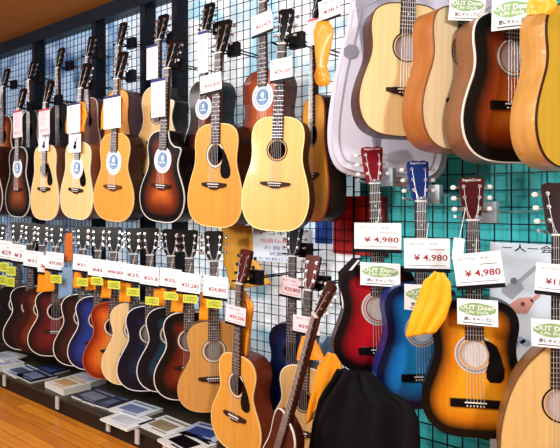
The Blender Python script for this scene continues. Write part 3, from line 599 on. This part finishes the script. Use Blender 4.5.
def puffy(name, label, cat, pts, D, depth, m, parts=()):
    ph = math.radians(28); mid = P(388, 100, D); ctr = Vector((mid.x, mid.y, P(388, max(p[1] for p in pts), D).z)); r = empty(name, ctr, (0, 0, ph)); tag(r, label, cat)
    q = [PR(x, y, ctr, ph) for x, y in pts]
    if sum(q[i-1][0]*q[i][1]-q[i][0]*q[i-1][1] for i in range(len(q))) < 0: q = q[::-1]
    n = len(q); rings = [(0, depth), (0, depth*.35), (-.008, depth*.08), (-.022, 0)]; v = []
    for d, y in rings: v += [(x, y, z) for x, z in offset(q, d)]
    f = []
    for k in range(len(rings)-1): f += [[k*n+i, k*n+(i+1) % n, (k+1)*n+(i+1) % n, (k+1)*n+i][::-1] for i in range(n)]
    f += [list(range(n))[::-1][::-1], list(range(3*n, 4*n))]
    bb = link('bag_body', newmesh('bag_body', v, f, m, None, True), r)
    for p_ in list(bb.data.polygons)[-2:]: p_.use_smooth = False
    return r, q
gp = cr([(352, -30), (350, 0), (345, 30), (337, 60), (331, 92), (327, 125), (328, 150), (336, 168), (352, 176), (375, 180), (400, 187), (422, 186), (440, 176), (447, 160), (452, 120), (452, 60), (452, -30)], 3)
r, q = puffy('grey_gig_bag', 'large pale grey gig bag hanging behind the upper right guitars', 'bag', gp, 1.985, .045, mat('grey_nylon', (204, 202, 218), .55, 0, 0, .08, (5, 5, 5), .3))
oi = offset(q, -.045); oj = offset(q, -.050); n = len(q)
v = [(x, -.003, z) for x, z in oi]+[(x, -.003, z) for x, z in oj]
link('seam_piping', newmesh('seam_piping', v, [[i, (i+1) % n, n+(i+1) % n, n+i] for i in range(n)], mat('grey_piping', (150, 148, 164), .5)), r)
mb = MB(); mb.disc(*PR(351, 52, r.location, math.radians(28)), .03, .03, -.004, 0, 7); mb.build('logo_patch', mat('patch_grey', (132, 132, 146), .6), r)
# black and white strap beside the red guitar
a = P(337, 304, 1.81)
st = empty('striped_strap', a); tag(st, 'black and white striped strap slanting beside the red guitar', 'strap')
def sp(px, py): q = P(px, py, 1.81)-a; return (q.x, q.z)
MB().prism([sp(*q) for q in [(338, 272), (352, 258), (361, 258), (343, 283), (344, 304), (340, 306)]][::-1], 0, .012).build('black_band', DARK, st)
mb = MB(); mb.prism([sp(*q) for q in [(340, 281), (358, 260), (360, 260), (342, 283)]][::-1], -.002, .001); mb.prism([sp(*q) for q in [(340, 286), (345, 280), (346, 282), (342, 290), (345, 308), (343, 309)]][::-1], -.002, .001); mb.build('white_stripe', WHITE, st)
# small blue bundle
mb = MB()
for i in range(7):
    q = P(322+random.random()*9, 340+random.random()*20, 2.1); mb.ball(q-P(326, 360, 2.1), .03, .02, .03, 0, 10)
o = mb.build('blue_bundle', mat('blue_film', (110, 160, 214), .25, 0, .5, .3, (30, 30, 30)), None, True); o.location = P(326, 360, 2.1); tag(o, 'crumpled light blue plastic bundle behind the yellow-orange cloth', 'bundle')

# ------------------------------------------------------------------ magazines on the platform
def mag(label, px, py, w_, d_, t_, rot, cov, prn, z=.1, D=None):
    # px,py: centre on the platform top
    u = px-280.0; k = F*c0+u*s0; D = (CAMZ-z)*k/(py-201.0); x = D*(-F*s0+u*c0)/k
    r = empty('magazine', (x, D, z), (0, 0, math.radians(rot))); tag(r, label, 'magazine', 'magazines on the low platform')
    MB().box(-w_/2+.002, w_/2-.002, -d_/2+.002, d_/2-.002, 0.0005, t_-.001).build('pages', mat('page_edges', (214, 210, 200), .7), r)
    mb = MB(); mb.box(-w_/2, w_/2, -d_/2, d_/2, t_-.001, t_); mb.box(-w_/2, -w_/2+.002, -d_/2, d_/2, 0, t_); mb.box(-w_/2, w_/2, -d_/2, d_/2, 0, .0005); c = mb.build('cover', mat('cover', cov, .3, 0, .3), r)
    mb = MB(); mb.box(-w_*.36, w_*.30, -d_*.30, d_*.18, t_, t_+.0004); mb.box(-w_*.40, w_*.40, d_*.30, d_*.40, t_, t_+.0004); mb.box(-w_*.1, w_*.38, -d_*.42, -d_*.36, t_, t_+.0004)
    mb.build('cover_print', mat('print', prn, .35, 0, .2, .5, (25, 25, 25)), c)
mags = [('white magazine stack at the far left end', 4, 366, (226, 230, 238), (150, 160, 190), 0, .03, .10), ('white magazine lying on the far left stack', 6, 357, (236, 238, 242), (180, 186, 200), 8, .01, .13),
        ('pale blue magazine beside the far left stack', 22, 372, (196, 210, 230), (70, 80, 110), -4, .012, .10), ('black magazine with white specks', 36, 377, (22, 26, 40), (120, 130, 160), -3, .012, .10),
        ('navy magazine behind the thick white one', 48, 371, (30, 40, 70), (60, 80, 130), 5, .01, .10),
        ('thick white magazine with a tan and black picture', 68, 388, (232, 226, 218), (206, 168, 112), -3, .035, .10), ('white magazine lying half on the tan pictured one', 83, 383, (238, 236, 240), (206, 200, 214), 6, .03, .10),
        ('dark grey magazine in the middle', 96, 398, (58, 62, 78), (130, 130, 150), 0, .014, .10), ('black and grey magazine touching the middle one', 108, 402, (40, 44, 58), (96, 104, 130), 5, .012, .10),
        ('white magazine with blue picture, right part', 136, 411, (234, 238, 244), (120, 136, 180), 3, .014, .10), ('white magazine near the platform front, right part', 128, 421, (240, 242, 246), (200, 206, 220), 0, .010, .10),
        ('white magazine with tan framed picture', 166, 427, (236, 236, 238), (150, 132, 106), -2, .010, .10), ('magazine with blue title at the right end', 206, 434, (200, 206, 222), (60, 76, 140), 8, .012, .10),
        ('black topped pouch-like magazine at the lower edge', 187, 444, (226, 224, 222), (14, 14, 16), -8, .012, .10)]
for lb, x, y, c1, c2, ro, t_, z in mags: mag(lb, x, y, .24, .18, t_, ro, c1, c2, z)
